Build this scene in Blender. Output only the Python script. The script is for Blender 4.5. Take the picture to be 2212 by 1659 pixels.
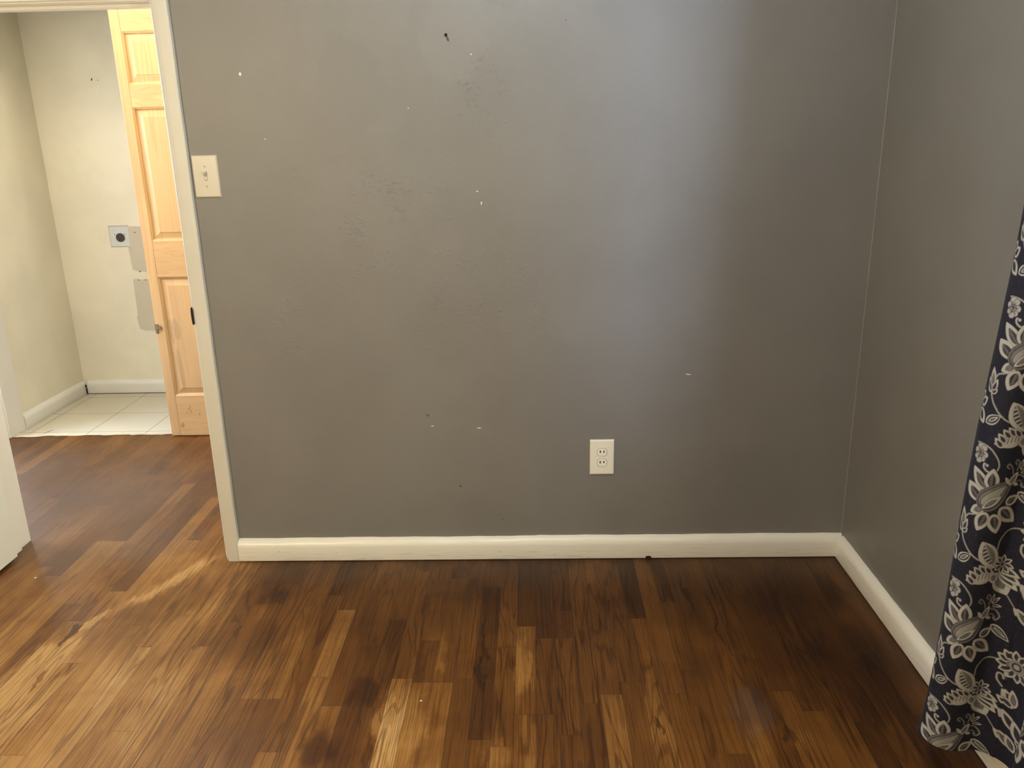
import bpy, bmesh, math, random
import numpy as np
from mathutils import Matrix, Vector
for o in list(bpy.data.objects): bpy.data.objects.remove(o, do_unlink=True)
scn = bpy.context.scene
COL = scn.collection
PI = math.pi

# ------------------------------------------------------------------ camera
FPX, PITCH, YAW, ROLL, CAMH = 1760.2, 0.29577, -0.028918, -0.022604, 1.4359
cy_, sy_ = math.cos(YAW), math.sin(YAW)
F = Vector((sy_*math.cos(PITCH), cy_*math.cos(PITCH), -math.sin(PITCH)))
Rr = Vector((cy_, -sy_, 0)); U = Rr.cross(F)
c_, s_ = math.cos(ROLL), math.sin(ROLL)
R2 = c_*Rr + s_*U; U2 = -s_*Rr + c_*U
cd = bpy.data.cameras.new('camera'); cam = bpy.data.objects.new('camera', cd); COL.objects.link(cam)
cd.sensor_width = 36; cd.lens = 36*FPX/2212; cd.clip_start = 0.02
m = Matrix((R2, U2, -F)).transposed().to_4x4(); m.translation = (0, 0, CAMH)
cam.matrix_world = m
scn.camera = cam

# ------------------------------------------------------------------ light
scn.view_settings.view_transform = 'Standard'
scn.view_settings.look = 'None'
scn.view_settings.gamma = 1
scn.view_settings.exposure = 0.0
scn.view_settings.use_curve_mapping = False
w = bpy.data.worlds.new('world'); scn.world = w; w.use_nodes = True
w.node_tree.nodes['Background'].inputs[0].default_value = (.62, .78, 1, 1)
w.node_tree.nodes['Background'].inputs[1].default_value = 1.0

def area(name, loc, target, sx, sy, power, color, shape='RECTANGLE', spread=PI):
    d = bpy.data.lights.new(name, 'AREA'); d.shape = shape; d.size = sx
    if shape in ('RECTANGLE', 'ELLIPSE'): d.size_y = sy
    d.energy = power; d.color = color; d.spread = spread
    o = bpy.data.objects.new(name, d); COL.objects.link(o)
    o.location = loc
    o.rotation_euler = (Vector(target)-Vector(loc)).to_track_quat('-Z', 'Y').to_euler()
    return o
def bulb(name, loc, power, color, radius=.08):
    d = bpy.data.lights.new(name, 'POINT'); d.energy = power; d.color = color; d.shadow_soft_size = radius
    o = bpy.data.objects.new(name, d); COL.objects.link(o); o.location = loc; return o
bulb('room_ceiling_lamp', (-.10, 1.35, 2.22), 31, (.72, .86, 1), .10)
bulb('warm_fill_left', (-1.80, -.2, 1.65), 114, (1, .79, .46), .14)  # added warm fill by the left wall, no fixture there
area('window_light', (1.17, .95, 1.58), (0, .95, 1.5), .60, .85, 46, (1, .96, .70))
area('daylight_outside', (1.64, -1.1, 1.80), (.55, 2.6, 1.4), 1.0, .8, 250, (.42, .62, 1.0))
bulb('hall_ceiling_lamp', (-1.95, 3.36, 2.35), 22, (1, .86, .66), .09)
bulb('hall_end_lamp', (-.80, 3.22, 2.34), 26, (1, .96, .80), .04)
area('hall_end_daylight', (-3.66, 3.30, 1.4), (-1.5, 3.3, 1.0), .8, 1.2, 120, (.62, .73, 1.0))

# ------------------------------------------------------------------ node helpers
class N:
    def __init__(s, name):
        s.m = bpy.data.materials.new(name); s.m.use_nodes = True
        s.t = s.m.node_tree; s.b = s.t.nodes['Principled BSDF']
    def n(s, typ, **k):
        x = s.t.nodes.new(typ)
        for a, v in k.items(): setattr(x, a, v)
        return x
    def put(s, sock, v):
        if isinstance(v, bpy.types.NodeSocket): s.t.links.new(v, sock)
        elif v is not None: sock.default_value = v
    def obj(s): return s.n('ShaderNodeTexCoord').outputs['Object']
    def math(s, op, a, b=None, c=None, clamp=False):
        x = s.n('ShaderNodeMath', operation=op, use_clamp=clamp)
        s.put(x.inputs[0], a)
        if b is not None: s.put(x.inputs[1], b)
        if c is not None: s.put(x.inputs[2], c)
        return x.outputs[0]
    def sep(s, v):
        x = s.n('ShaderNodeSeparateXYZ'); s.put(x.inputs[0], v); return x.outputs
    def comb(s, a, b, c):
        x = s.n('ShaderNodeCombineXYZ')
        for i, v in enumerate((a, b, c)): s.put(x.inputs[i], v)
        return x.outputs[0]
    def mapping(s, v, scale=(1, 1, 1), loc=(0, 0, 0), rot=(0, 0, 0), typ='POINT'):
        x = s.n('ShaderNodeMapping', vector_type=typ); s.put(x.inputs[0], v)
        x.inputs['Location'].default_value = loc; x.inputs['Rotation'].default_value = rot
        x.inputs['Scale'].default_value = scale
        return x.outputs[0]
    def noise(s, v, scale, detail=2, rough=.5, dist=0, out=0):
        x = s.n('ShaderNodeTexNoise'); s.put(x.inputs['Vector'], v)
        x.inputs['Scale'].default_value = scale; x.inputs['Detail'].default_value = detail
        x.inputs['Roughness'].default_value = rough; x.inputs['Distortion'].default_value = dist
        return x.outputs[out]
    def ramp(s, v, a, b, lo=0., hi=1., smooth=True):
        x = s.n('ShaderNodeMapRange', interpolation_type='SMOOTHSTEP' if smooth else 'LINEAR')
        s.put(x.inputs[0], v)
        for i, q in enumerate((a, b, lo, hi)): s.put(x.inputs[i+1], q)
        return x.outputs[0]
    def mix(s, f, a, b, mode='MIX'):
        x = s.n('ShaderNodeMix', data_type='RGBA', blend_type=mode)
        s.put(x.inputs[0], f)
        s.put(x.inputs[6], (*a, 1) if isinstance(a, tuple) else a)
        s.put(x.inputs[7], (*b, 1) if isinstance(b, tuple) else b)
        return x.outputs[2]
    def colramp(s, v, stops):
        x = s.n('ShaderNodeValToRGB'); s.put(x.inputs[0], v); e = x.color_ramp.elements
        while len(e) < len(stops): e.new(.5)
        for q, (p, c) in zip(e, stops): q.position = p; q.color = (*c, 1)
        return x.outputs[0]
    def bump(s, h, strength, dist=.001, nrm=None):
        x = s.n('ShaderNodeBump'); s.put(x.inputs['Height'], h)
        x.inputs['Strength'].default_value = strength; x.inputs['Distance'].default_value = dist
        if nrm: s.put(x.inputs['Normal'], nrm)
        return x.outputs[0]
    def ell(s, v, c, r, ang=0, soft=.4, plane='xy'):
        """mask of an ellipse (radius 1 where it ends, soft inside)"""
        cc = (c[0], c[1], 0) if plane == 'xy' else (c[0], 0, c[1])
        rot = (0, 0, ang) if plane == 'xy' else (0, ang, 0)
        rr = (r[0], r[1], 1e4) if plane == 'xy' else (r[0], 1e4, r[1])
        q = s.mapping(v, rr, cc, rot, 'TEXTURE')
        l = s.n('ShaderNodeVectorMath', operation='LENGTH'); s.put(l.inputs[0], q)
        return s.ramp(l.outputs['Value'], 1-soft, 1, 1, 0)
    def addmax(s, lst):
        r = lst[0]
        for q in lst[1:]: r = s.math('MAXIMUM', r, q)
        return r
    def done(s, color, rough=.5, normal=None, spec=.5, metal=0):
        s.put(s.b.inputs['Base Color'], (*color, 1) if isinstance(color, tuple) else color)
        s.put(s.b.inputs['Roughness'], rough); s.put(s.b.inputs['Metallic'], metal)
        s.b.inputs['Specular IOR Level'].default_value = spec
        if normal: s.put(s.b.inputs['Normal'], normal)
        return s.m

def plain(name, col, rough=.5, spec=.5, metal=0, var=.04, scale=9, bump=0, bscale=300):
    k = N(name); v = k.obj()
    f = k.noise(v, scale, 3)
    c = k.mix(f, tuple(x*(1-var) for x in col), tuple(min(1, x*(1+var)) for x in col))
    nm = k.bump(k.noise(v, bscale, 2), bump, .0005) if bump else None
    return k.done(c, rough, nm, spec, metal)

# ------------------------------------------------------------------ materials
def wall_paint(name, base, side, marks_light=(), marks_dark=(), patches=(), rough_areas=()):
    k = N(name); v = k.obj()
    c = k.mix(k.ramp(k.noise(v, 3.2, 4, .55), .35, .65), tuple(x*.965 for x in base), tuple(x*1.035 for x in base))
    wv = k.n('ShaderNodeVectorMath', operation='ADD')
    nn = k.mapping(k.noise(v, 9, 3, out=1), (.20, .20, .20), (-.10, -.10, -.10))
    k.put(wv.inputs[0], v); k.put(wv.inputs[1], nn)
    for (cx, cz, rx, rz, mul) in patches:
        msk = k.ell(wv.outputs[0], (cx, cz), (rx, rz), 0, .25, side)
        c = k.mix(k.math('MULTIPLY', msk, .9), c, tuple(min(1, x*mul) for x in base))
    if marks_light:
        c = k.mix(k.addmax([k.ell(v, a[:2], a[2:4], a[4] if len(a) > 4 else 0, .35, side) for a in marks_light]), c, (.72, .69, .62))
    if marks_dark:
        c = k.mix(k.addmax([k.ell(v, a[:2], a[2:4], a[4] if len(a) > 4 else 0, .3, side) for a in marks_dark]), c, (.018, .015, .013))
    peel = k.noise(v, 260, 2, .5)
    h = k.math('MULTIPLY', peel, .28)
    if rough_areas:
        msk = k.addmax([k.ell(wv.outputs[0], a[:2], a[2:4], 0, .9, side) for a in rough_areas])
        ridg = k.noise(k.mapping(v, (1, 1, 1.6)), 62, 4, .62, .6)
        spots = k.ramp(k.noise(v, 14, 2), .45, .62)
        h = k.math('ADD', h, k.math('MULTIPLY', k.math('MULTIPLY', k.ramp(ridg, .52, .7), msk), k.math('MULTIPLY_ADD', spots, 1.0, .2)))
    return k.done(c, .45, k.bump(h, .8, .0013), .45)

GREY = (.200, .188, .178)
M_GREY = wall_paint('grey_wall_paint', GREY, 'xz',
    marks_light=[(-.873, 1.631, .0045, .006), (-.818, 1.442, .002, .002), (-.175, 1.670, .0025, .0025), (-.371, 1.522, .002, .0018),
                 (-.170, 1.272, .0035, .002), (-.158, 1.236, .0022, .006), (-.190, .489, .009, .0025), (-.349, .498, .006, .002), (.509, .668, .011, .002, .1)],
    marks_dark=[(.107, 1.756, .0017, .0017), (-.361, .536, .0015, .006, .5), (-.366, .538, .0015, .004, -.5), (-.262, .275, .002, .0055, -.7), (-.118, .146, .002, .002)],
    patches=[(-.22, 1.72, .12, .14, 1.06), (-.42, 1.83, .10, .11, 1.05), (-.06, 1.86, .15, .07, .95), (-.55, 1.6, .12, .16, .965)],
    rough_areas=[(-.45, 1.15, .48, .5), (-.2, .95, .45, .35), (-.75, .85, .25, .25), (-.15, 1.55, .2, .2)])
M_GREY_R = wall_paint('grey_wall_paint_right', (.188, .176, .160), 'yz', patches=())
M_CREAM = wall_paint('cream_wall_paint', (.84, .785, .625), 'xz',
    marks_dark=[(-2.372, 1.776, .004, .009, .35), (-2.340, 1.771, .004, .002)])
M_WHITE = plain('white_trim_paint', (.80, .77, .70), .33, .5, var=.03, bump=.06, bscale=90)
M_DOORW = plain('white_door_paint', (.78, .78, .70), .38, .5, var=.02, bump=.15, bscale=120)
M_CEIL = plain('ceiling_paint', (.78, .76, .71), .8, .2)
M_CASE = plain('darker_white_casing_paint', (.62, .59, .52), .35, .5, var=.04, bump=.1, bscale=90)  # white casing paint set darker than the other trim
M_SWP = plain('aged_ivory_plastic', (.56, .51, .42), .3, .5, var=.01)
M_PLATE = plain('ivory_plastic', (.82, .78, .68), .3, .5, var=.01)
M_SOCK = plain('ivory_socket_plastic', (.86, .83, .75), .25, .5, var=.01)
M_RINGSHADE = plain('socket_ring_shade', (.36, .31, .24), .7, .2)
M_SLOT = plain('dark_slot', (.012, .008, .006), .7, .2)
M_BLACK = plain('black_metal', (.010, .010, .011), .45, .4)
M_STEEL = plain('galvanised_plate', (.62, .64, .62), .45, .5, .25, var=.1, scale=60)
M_BRASS = plain('worn_catch_metal', (.22, .17, .11), .5, .5, .7, var=.3, scale=120)
M_BOARD = plain('bare_board', (.62, .56, .45), .85, .2, var=.05, scale=14)
M_GAP = plain('dark_gap', (.03, .022, .016), .9, .1)
M_CHIP = plain('white_chip', (.8, .77, .7), .6)
M_ROD = plain('rod_metal', (.05, .05, .055), .35, .5, .8)

def trim_mat():
    k = N('white_baseboard_paint'); v = k.obj()
    sx, sy, sz = k.sep(v)
    f = k.noise(v, 7, 4)
    c = k.mix(f, (.77, .74, .67), (.83, .80, .73))
    scr = k.noise(k.mapping(v, (6, 6, 150)), 1.6, 3, .6)
    low = k.ramp(sz, .055, .015, 0, 1)
    dirt = k.math('MULTIPLY', k.ramp(scr, .55, .68), low)
    c = k.mix(k.math('MULTIPLY', dirt, .5), c, (.45, .38, .28))
    sp = k.ramp(k.noise(v, 75, 1), .79, .81)
    c = k.mix(k.math('MULTIPLY', sp, .7), c, (.30, .22, .13))
    return k.done(c, .30, k.bump(k.noise(k.mapping(v, (1, 1, 4)), 40, 3), .35, .001), .5)
M_BASE = trim_mat()

def tile_mat():
    k = N('cream_floor_tile'); v = k.obj(); sx, sy, sz = k.sep(v)
    TX, TY = .309, .300
    fx = k.math('FRACT', k.math('DIVIDE', k.math('ADD', sx, 2.638), TX))
    fy = k.math('FRACT', k.math('DIVIDE', k.math('SUBTRACT', sy, 3.952), TY))
    ex = k.math('MINIMUM', fx, k.math('SUBTRACT', 1., fx)); ey = k.math('MINIMUM', fy, k.math('SUBTRACT', 1., fy))
    e = k.math('MINIMUM', ex, ey)
    gr = k.ramp(e, .004, .009, 1, 0)
    c = k.mix(k.noise(v, 5, 4), (.60, .55, .42), (.55, .50, .375))
    st = k.ramp(k.noise(v, 22, 3, .6), .66, .74)
    near = k.ramp(sy, 4.02, 3.93, 0, 1)
    c = k.mix(k.math('MULTIPLY', k.math('MULTIPLY', st, near), .8), c, (.33, .22, .11))
    c = k.mix(k.ell(v, (-2.555, 3.965), (.006, .035), -.35, .3), c, (.15, .09, .05))
    c = k.mix(gr, c, (.27, .21, .14))
    return k.done(c, k.math('MULTIPLY_ADD', gr, .5, .3), k.bump(k.math('SUBTRACT', 1., gr), .4, .001), .5)
M_TILE = tile_mat()

def pine_mat(name, horiz):
    k = N(name); v = k.obj(); sx, sy, sz = k.sep(v)
    if horiz: a, b = sz, sx
    else: a, b = sx, sz
    q = k.comb(k.math('MULTIPLY', a, 26.), k.math('MULTIPLY', b, .75 if not horiz else 3.), k.math('MULTIPLY', sy, 4.))
    n1 = k.noise(q, 1.0, 2, .45, .3)
    band = k.math('SINE', k.math('MULTIPLY', n1, 36.))
    line = k.ramp(band, .45, 1, 0, 1)
    fine = k.noise(k.comb(k.math('MULTIPLY', a, 420.), k.math('MULTIPLY', b, 12.), 0.), 1, 2)
    broad = k.noise(k.comb(k.math('MULTIPLY', a, 9.), k.math('MULTIPLY', b, 1.2), 3.), 1, 3)
    c = k.mix(k.ramp(broad, .35, .65), (.52, .325, .140), (.47, .28, .118))
    c = k.mix(k.math('MULTIPLY', line, .34), c, (.40, .20, .075))
    c = k.mix(k.math('MULTIPLY', k.ramp(fine, .4, .7), .12), c, (.5, .3, .14))
    grey = k.ramp(sz, 1.05, .35, 0, .22)      # greyer towards the lower half of the raw wood
    c = k.mix(grey, c, (.60, .48, .33))
    for (cx, cz, rx, rz, an) in [(-1.758, .56, .020, .062, -.12), (-1.785, .55, .018, .07, -.1), (-1.765, .36, .016, .12, -.06)]:
        c = k.mix(k.math('MULTIPLY', k.ell(v, (cx, cz), (rx, rz), an, .22, 'xz'), .5), c, (.34, .225, .115))
    for (cx, cz, rx, rz, an) in [(-1.75, .150, .004, .022, .6), (-1.742, .135, .004, .014, -.1), (-1.70, .120, .004, .012, 0), (-1.765, .125, .004, .006, 1), (-1.795, .06, .012, .02, .3), (-1.83, .566, .012, .02, 0)]:
        c = k.mix(k.math('MULTIPLY', k.ell(v, (cx, cz), (rx, rz), an, .6, 'xz'), .7), c, (.25, .15, .07))
    return k.done(c, .46, k.bump(line, -.12, .0006), .4)
M_PINE_V = pine_mat('raw_pine_upright', False)
M_PINE_H = pine_mat('raw_pine_rail', True)

def floor_mat():
    k = N('stained_oak_strip_floor'); v = k.obj(); sx, sy, sz = k.sep(v)
    at = k.n('ShaderNodeAttribute', attribute_name='plank').outputs['Color']
    cs = k.n('ShaderNodeSeparateColor'); k.put(cs.inputs[0], at)
    tone, seed, length = cs.outputs
    uv = k.n('ShaderNodeUVMap', uv_map='plank_uv').outputs[0]
    pu, pv, _ = k.sep(uv)
    sd = k.math('MULTIPLY', seed, 83.)
    # cathedral growth rings: contours of a stretched noise
    nb = k.noise(k.comb(k.math('MULTIPLY_ADD', sx, 17., sd), k.math('MULTIPLY', sy, 1.55), sd), 1., 1.5, .45, .25)
    ring = k.math('SINE', k.math('MULTIPLY', nb, 58.))
    ringl = k.ramp(ring, .35, 1)
    ringmask = k.ramp(k.math('FRACT', k.math('MULTIPLY', seed, 7.3)), .25, .6)
    # straight open pores
    wob = k.math('MULTIPLY_ADD', k.noise(k.comb(k.math('MULTIPLY', sx, 14.), k.math('MULTIPLY', sy, 5.), sd), 1., 2), .012, sx)
    pr = k.noise(k.comb(k.math('MULTIPLY_ADD', wob, 300., sd), k.math('MULTIPLY', sy, 4.2), sd), 1., 2, .62)
    pamp = k.math('MULTIPLY_ADD', k.noise(k.comb(k.math('MULTIPLY', sx, 20.), k.math('MULTIPLY', sy, 3.), sd), 1., 2), 1.6, -.15, True)
    pore = k.math('MULTIPLY', k.ramp(pr, .47, .62), k.math('MULTIPLY_ADD', pamp, .75, .25))
    fine = k.noise(k.comb(k.math('MULTIPLY', sx, 900.), k.math('MULTIPLY', sy, 26.), sd), 1., 2, .6)
    hn = k.noise(k.comb(k.math('MULTIPLY_ADD', sx, 40., sd), k.math('MULTIPLY', sy, 2.2), sd), 1., 3, .55)
    blot = k.noise(v, 3.3, 5, .6, .4)
    t = k.math('ADD', tone, k.math('MULTIPLY_ADD', blot, .6, -.3))
    t = k.math('ADD', t, k.math('MULTIPLY_ADD', hn, .26, -.13))
    # distorted coordinates for the worn, pale, dark and hazy patches
    wv = k.n('ShaderNodeVectorMath', operation='ADD')
    k.put(wv.inputs[0], v); k.put(wv.inputs[1], k.mapping(k.noise(k.mapping(v, (2.6, 1, 1)), 9, 4, .6, out=1), (.10, .22, 0), (-.05, -.11, 0)))
    W = wv.outputs[0]
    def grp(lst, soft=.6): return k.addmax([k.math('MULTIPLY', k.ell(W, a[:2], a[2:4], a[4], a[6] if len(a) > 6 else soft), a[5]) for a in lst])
    wearPale = grp([(-1.27, 2.42, .05, .32, -.52, .8, .9), (-1.40, 2.20, .028, .075, -.2, .8, .4), (-1.45, 1.93, .10, .26, -.2, .8),  # pale diagonal streak by the doorway, worn patches, broad paler areas
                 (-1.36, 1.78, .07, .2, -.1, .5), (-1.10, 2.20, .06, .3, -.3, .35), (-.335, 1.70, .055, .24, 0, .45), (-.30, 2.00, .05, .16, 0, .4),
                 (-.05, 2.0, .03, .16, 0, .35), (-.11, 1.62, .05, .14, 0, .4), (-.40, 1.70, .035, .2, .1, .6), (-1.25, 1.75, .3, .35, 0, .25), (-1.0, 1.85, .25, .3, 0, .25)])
    dark = grp([(-1.435, 2.135, .012, .07, 0, .9, .3), (-1.40, 1.90, .008, .06, 0, .8, .3), (-.92, 2.15, .012, .04, .3, .8), (-.55, 1.64, .06, .09, 0, .75), (-.47, 1.86, .05, .10, 0, .7),
                (-.86, 2.35, .05, .05, 0, .55), (.80, 2.3, .16, .22, 0, .5), (.86, 1.95, .2, .3, 0, .6), (.95, 2.35, .05, .16, 0, .6), (.62, 1.68, .02, .04, 0, .7),
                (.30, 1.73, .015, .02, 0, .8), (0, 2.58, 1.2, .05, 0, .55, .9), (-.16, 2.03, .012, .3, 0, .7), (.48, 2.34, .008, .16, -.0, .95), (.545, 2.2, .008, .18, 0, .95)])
    sheenHaze = grp([(-1.9, 3.1, .95, .75, 0, .6, .9), (-1.55, 2.75, .45, .35, .2, .45, .9), (-2.3, 3.4, .5, .5, 0, .5, .9), (.55, 1.78, .07, .11, 0, .3)])  # grey sheen of the hall floor painted into the board colour
    t = k.math('ADD', t, k.math('MULTIPLY', wearPale, .42))
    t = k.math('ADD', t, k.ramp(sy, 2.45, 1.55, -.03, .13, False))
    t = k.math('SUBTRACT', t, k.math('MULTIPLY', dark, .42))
    c = k.colramp(t, [(0, (.034, .0105, .0024)), (.28, (.074, .0255, .0045)), (.55, (.150, .058, .0095)), (.8, (.31, .150, .038)), (1, (.47, .28, .11))])
    gd = k.math('ADD', k.math('MULTIPLY', k.math('MULTIPLY', ringl, ringmask), .48), k.math('MULTIPLY', pore, .66))
    gd = k.math('MINIMUM', k.math('ADD', gd, k.math('MULTIPLY', k.ramp(fine, .42, .68), .2)), .92)
    c = k.mix(gd, c, k.mix(1., c, (.33, .26, .22), 'MULTIPLY'))
    c = k.mix(k.math('MULTIPLY', sheenHaze, .95), c, (.095, .075, .066))
    # seams
    eu = k.math('MINIMUM', pu, k.math('SUBTRACT', .0572, pu))
    ev = k.math('MINIMUM', pv, k.math('SUBTRACT', k.math('MULTIPLY', length, 4.), pv))
    sn = k.ramp(k.noise(v, 6, 2), .4, .6)
    seam = k.math('MAXIMUM', k.ramp(eu, .0004, .0011, 1, 0), k.ramp(ev, .0005, .0014, 1, 0))
    seam = k.math('MULTIPLY', seam, k.math('MULTIPLY_ADD', sn, .35, .4))
    c = k.mix(seam, c, (.02, .012, .008))
    rg = k.math('MULTIPLY_ADD', k.noise(v, 5, 4, .6), .22, .24)
    rg = k.math('ADD', rg, k.math('MULTIPLY', wearPale, .12))
    hh = k.math('MULTIPLY_ADD', pore, -.6, k.math('MULTIPLY', seam, -1.))
    hh = k.math('ADD', hh, k.math('MULTIPLY', k.math('MULTIPLY', ringl, ringmask), -.4))
    hh = k.math('ADD', hh, k.math('MULTIPLY', k.noise(v, 11, 3), 1.2))
    return k.done(c, rg, k.bump(hh, .35, .0008), .34)
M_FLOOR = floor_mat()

def cloth_mat():
    k = N('navy_woven_floral_fabric'); v = k.obj()
    uv = k.n('ShaderNodeUVMap', uv_map='cloth_uv').outputs[0]
    at = k.n('ShaderNodeAttribute', attribute_name='weave').outputs['Color']
    cs = k.n('ShaderNodeSeparateColor'); k.put(cs.inputs[0], at)
    cream, grey, _ = cs.outputs
    th = k.noise(k.mapping(uv, (700, 60, 1)), 1, 2); tv = k.noise(k.mapping(uv, (60, 700, 1)), 1, 2)
    sl = k.math('ADD', k.ramp(th, .5, .75, 0, .5), k.ramp(tv, .55, .75, 0, .5))
    base = k.mix(sl, (.0085, .0085, .019), (.038, .038, .060))
    c = k.mix(grey, base, k.mix(sl, (.12, .11, .105), (.24, .22, .20)))
    c = k.mix(cream, c, k.mix(sl, (.385, .37, .35), (.51, .49, .465)))
    h = k.math('ADD', k.math('MULTIPLY', k.math('ADD', th, tv), .4), k.math('MULTIPLY', cream, .6))
    m = k.done(c, .75, k.bump(h, .35, .0006), .3)
    k.b.inputs['Sheen Weight'].default_value = .03
    return m
M_CLOTH = cloth_mat()

# ------------------------------------------------------------------ mesh helpers
def tag(o, label=None, cat=None, group=None, kind=None):
    if label: o['label'] = label
    if cat: o['category'] = cat
    if group: o['group'] = group
    if kind: o['kind'] = kind
    return o
def link(name, bm, mats, parent=None, smooth=False):
    me = bpy.data.meshes.new(name)
    bmesh.ops.recalc_face_normals(bm, faces=bm.faces)
    bm.to_mesh(me); bm.free()
    if smooth: me.shade_smooth()
    for q in (mats if isinstance(mats, (list, tuple)) else [mats]): me.materials.append(q)
    o = bpy.data.objects.new(name, me); COL.objects.link(o)
    if parent:
        o.parent = parent
        o.matrix_parent_inverse = Matrix.Translation(-parent.location) if parent.type == 'EMPTY' else Matrix()
    return o
def empty(name, loc=(0, 0, 0)):
    o = bpy.data.objects.new(name, None); COL.objects.link(o); o.location = loc; o.empty_display_size = .05
    return o
def box(bm, x0, x1, y0, y1, z0, z1, bev=0, seg=2, mi=0):
    vs = [bm.verts.new((x, y, z)) for x in (x0, x1) for y in (y0, y1) for z in (z0, z1)]
    fs = [bm.faces.new([vs[i] for i in q]) for q in ((0, 1, 3, 2), (4, 6, 7, 5), (0, 4, 5, 1), (2, 3, 7, 6), (0, 2, 6, 4), (1, 5, 7, 3))]
    for f_ in fs: f_.material_index = mi
    if bev:
        es = {e for f_ in fs for e in f_.edges}
        bmesh.ops.bevel(bm, geom=list(es), offset=bev, segments=seg, profile=.6, affect='EDGES')
def bx(name, dims, mats, parent=None, bev=0, seg=2):
    bm = bmesh.new(); box(bm, *dims, bev=bev, seg=seg); return link(name, bm, mats, parent)
def prism(bm, prof, fn, t0, t1, steps=1, wob=None):
    """extrude closed profile [(a,b)] from t0 to t1; fn(t,a,b)->xyz"""
    rings = []
    for i in range(steps+1):
        t = t0+(t1-t0)*i/steps
        rings.append([bm.verts.new(fn(t, a, b)) for a, b in prof])
    n = len(prof)
    for r0, r1 in zip(rings, rings[1:]):
        for i in range(n): bm.faces.new((r0[i], r0[(i+1) % n], r1[(i+1) % n], r1[i]))
    bm.faces.new(rings[0][::-1]); bm.faces.new(rings[-1])
def cyl(bm, c, axis, r, d, seg=24, rx=None):
    """disc cylinder centred on c, along axis 'x'|'y'|'z', depth d"""
    rx = rx or r
    def P(a, t):
        u, v = rx*math.cos(a), r*math.sin(a)
        return {'y': (c[0]+u, c[1]+t, c[2]+v), 'x': (c[0]+t, c[1]+u, c[2]+v), 'z': (c[0]+u, c[1]+v, c[2]+t)}[axis]
    A = [bm.verts.new(P(2*PI*i/seg, -d/2)) for i in range(seg)]; B = [bm.verts.new(P(2*PI*i/seg, d/2)) for i in range(seg)]
    for i in range(seg): bm.faces.new((A[i], A[(i+1) % seg], B[(i+1) % seg], B[i]))
    bm.faces.new(A[::-1]); bm.faces.new(B)
def struct(o, label=None, cat=None): return tag(o, label, cat, kind='structure')

# ------------------------------------------------------------------ room shell
D = 2.6; XR = 1.0648; CZ = 2.44
XJR, XJL, ZH = -1.112, -1.925, 1.84           # doorway opening faces
bm = bmesh.new()
box(bm, XJR+.02, XR+.2, D, D+.138, 0, CZ)
box(bm, XJL-.02, XJR+.02, D, D+.138, ZH+.02, CZ)
box(bm, -3.7, XJL-.02, D, D+.138, 0, CZ)
wb = link('wall_back', bm, [M_GREY, M_CREAM])
for f_ in wb.data.polygons:
    if f_.normal.y > .5: f_.material_index = 1
struct(wb, 'large grey painted wall facing the camera', 'wall')
# right wall with a window opening
WY0, WY1, WZ0, WZ1 = .50, 1.30, 1.08, 2.04
bm = bmesh.new()
box(bm, XR, XR+.14, -1.3, WY0, 0, CZ); box(bm, XR, XR+.14, WY1, D, 0, CZ)
box(bm, XR, XR+.14, WY0, WY1, 0, WZ0); box(bm, XR, XR+.14, WY0, WY1, WZ1, CZ)
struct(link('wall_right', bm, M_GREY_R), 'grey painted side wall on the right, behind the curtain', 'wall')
struct(bx('wall_left', (-2.19, -2.05, -1.3, D, 0, CZ), M_GREY), 'grey wall behind the opened white door', 'wall')
struct(bx('wall_front', (-2.19, XR+.14, -1.44, -1.3, 0, CZ), M_GREY), 'grey wall behind the camera', 'wall')
struct(bx('ceiling', (-3.84, XR+.2, -1.44, 4.8, CZ, CZ+.1), M_CEIL), 'white ceiling', 'ceiling')
# hall and laundry room
bm = bmesh.new()
box(bm, -3.7, -2.72, 3.876, 4.006, 0, CZ); box(bm, -2.72, -1.24, 3.876, 4.006, 2.07, CZ); box(bm, -1.24, .5, 3.876, 4.006, 0, CZ)
struct(link('wall_hall', bm, M_CREAM), 'cream hall wall with the laundry opening', 'wall')
struct(bx('wall_hall_left', (-3.84, -3.7, D, 4.0, 0, CZ), M_CREAM), 'cream end wall of the hall', 'wall')
struct(bx('wall_hall_right', (.5, .64, D+.138, 4.8, 0, CZ), M_CREAM), 'cream wall at the right end of the hall', 'wall')
struct(bx('wall_laundry_back', (-2.84, .5, 4.647, 4.8, 0, CZ), M_CREAM), 'cream back wall of the laundry nook', 'wall')
struct(bx('wall_laundry_left', (-2.84, -2.717, 4.006, 4.647, 0, CZ), M_CREAM), 'cream left wall of the laundry nook', 'wall')
# corner caulk line between the two grey walls
bm = bmesh.new()
for i in range(40):
    z0 = .085+i*(CZ-.09)/40; z1 = z0+(CZ-.09)/40
    r = .0013+.0007*random.Random(i).random()
    box(bm, XR-r, XR-.0001, D-r, D-.0001, z0, z1)
struct(link('trim_5', bm, plain('caulk', (.33, .30, .25), .6)), 'thin pale caulk line in the corner of the grey walls', 'trim')

# ---- wood floor: one mesh, every strip with its own tone
PW, PX0 = .0572, -.0644
rnd = random.Random(11)
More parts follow.
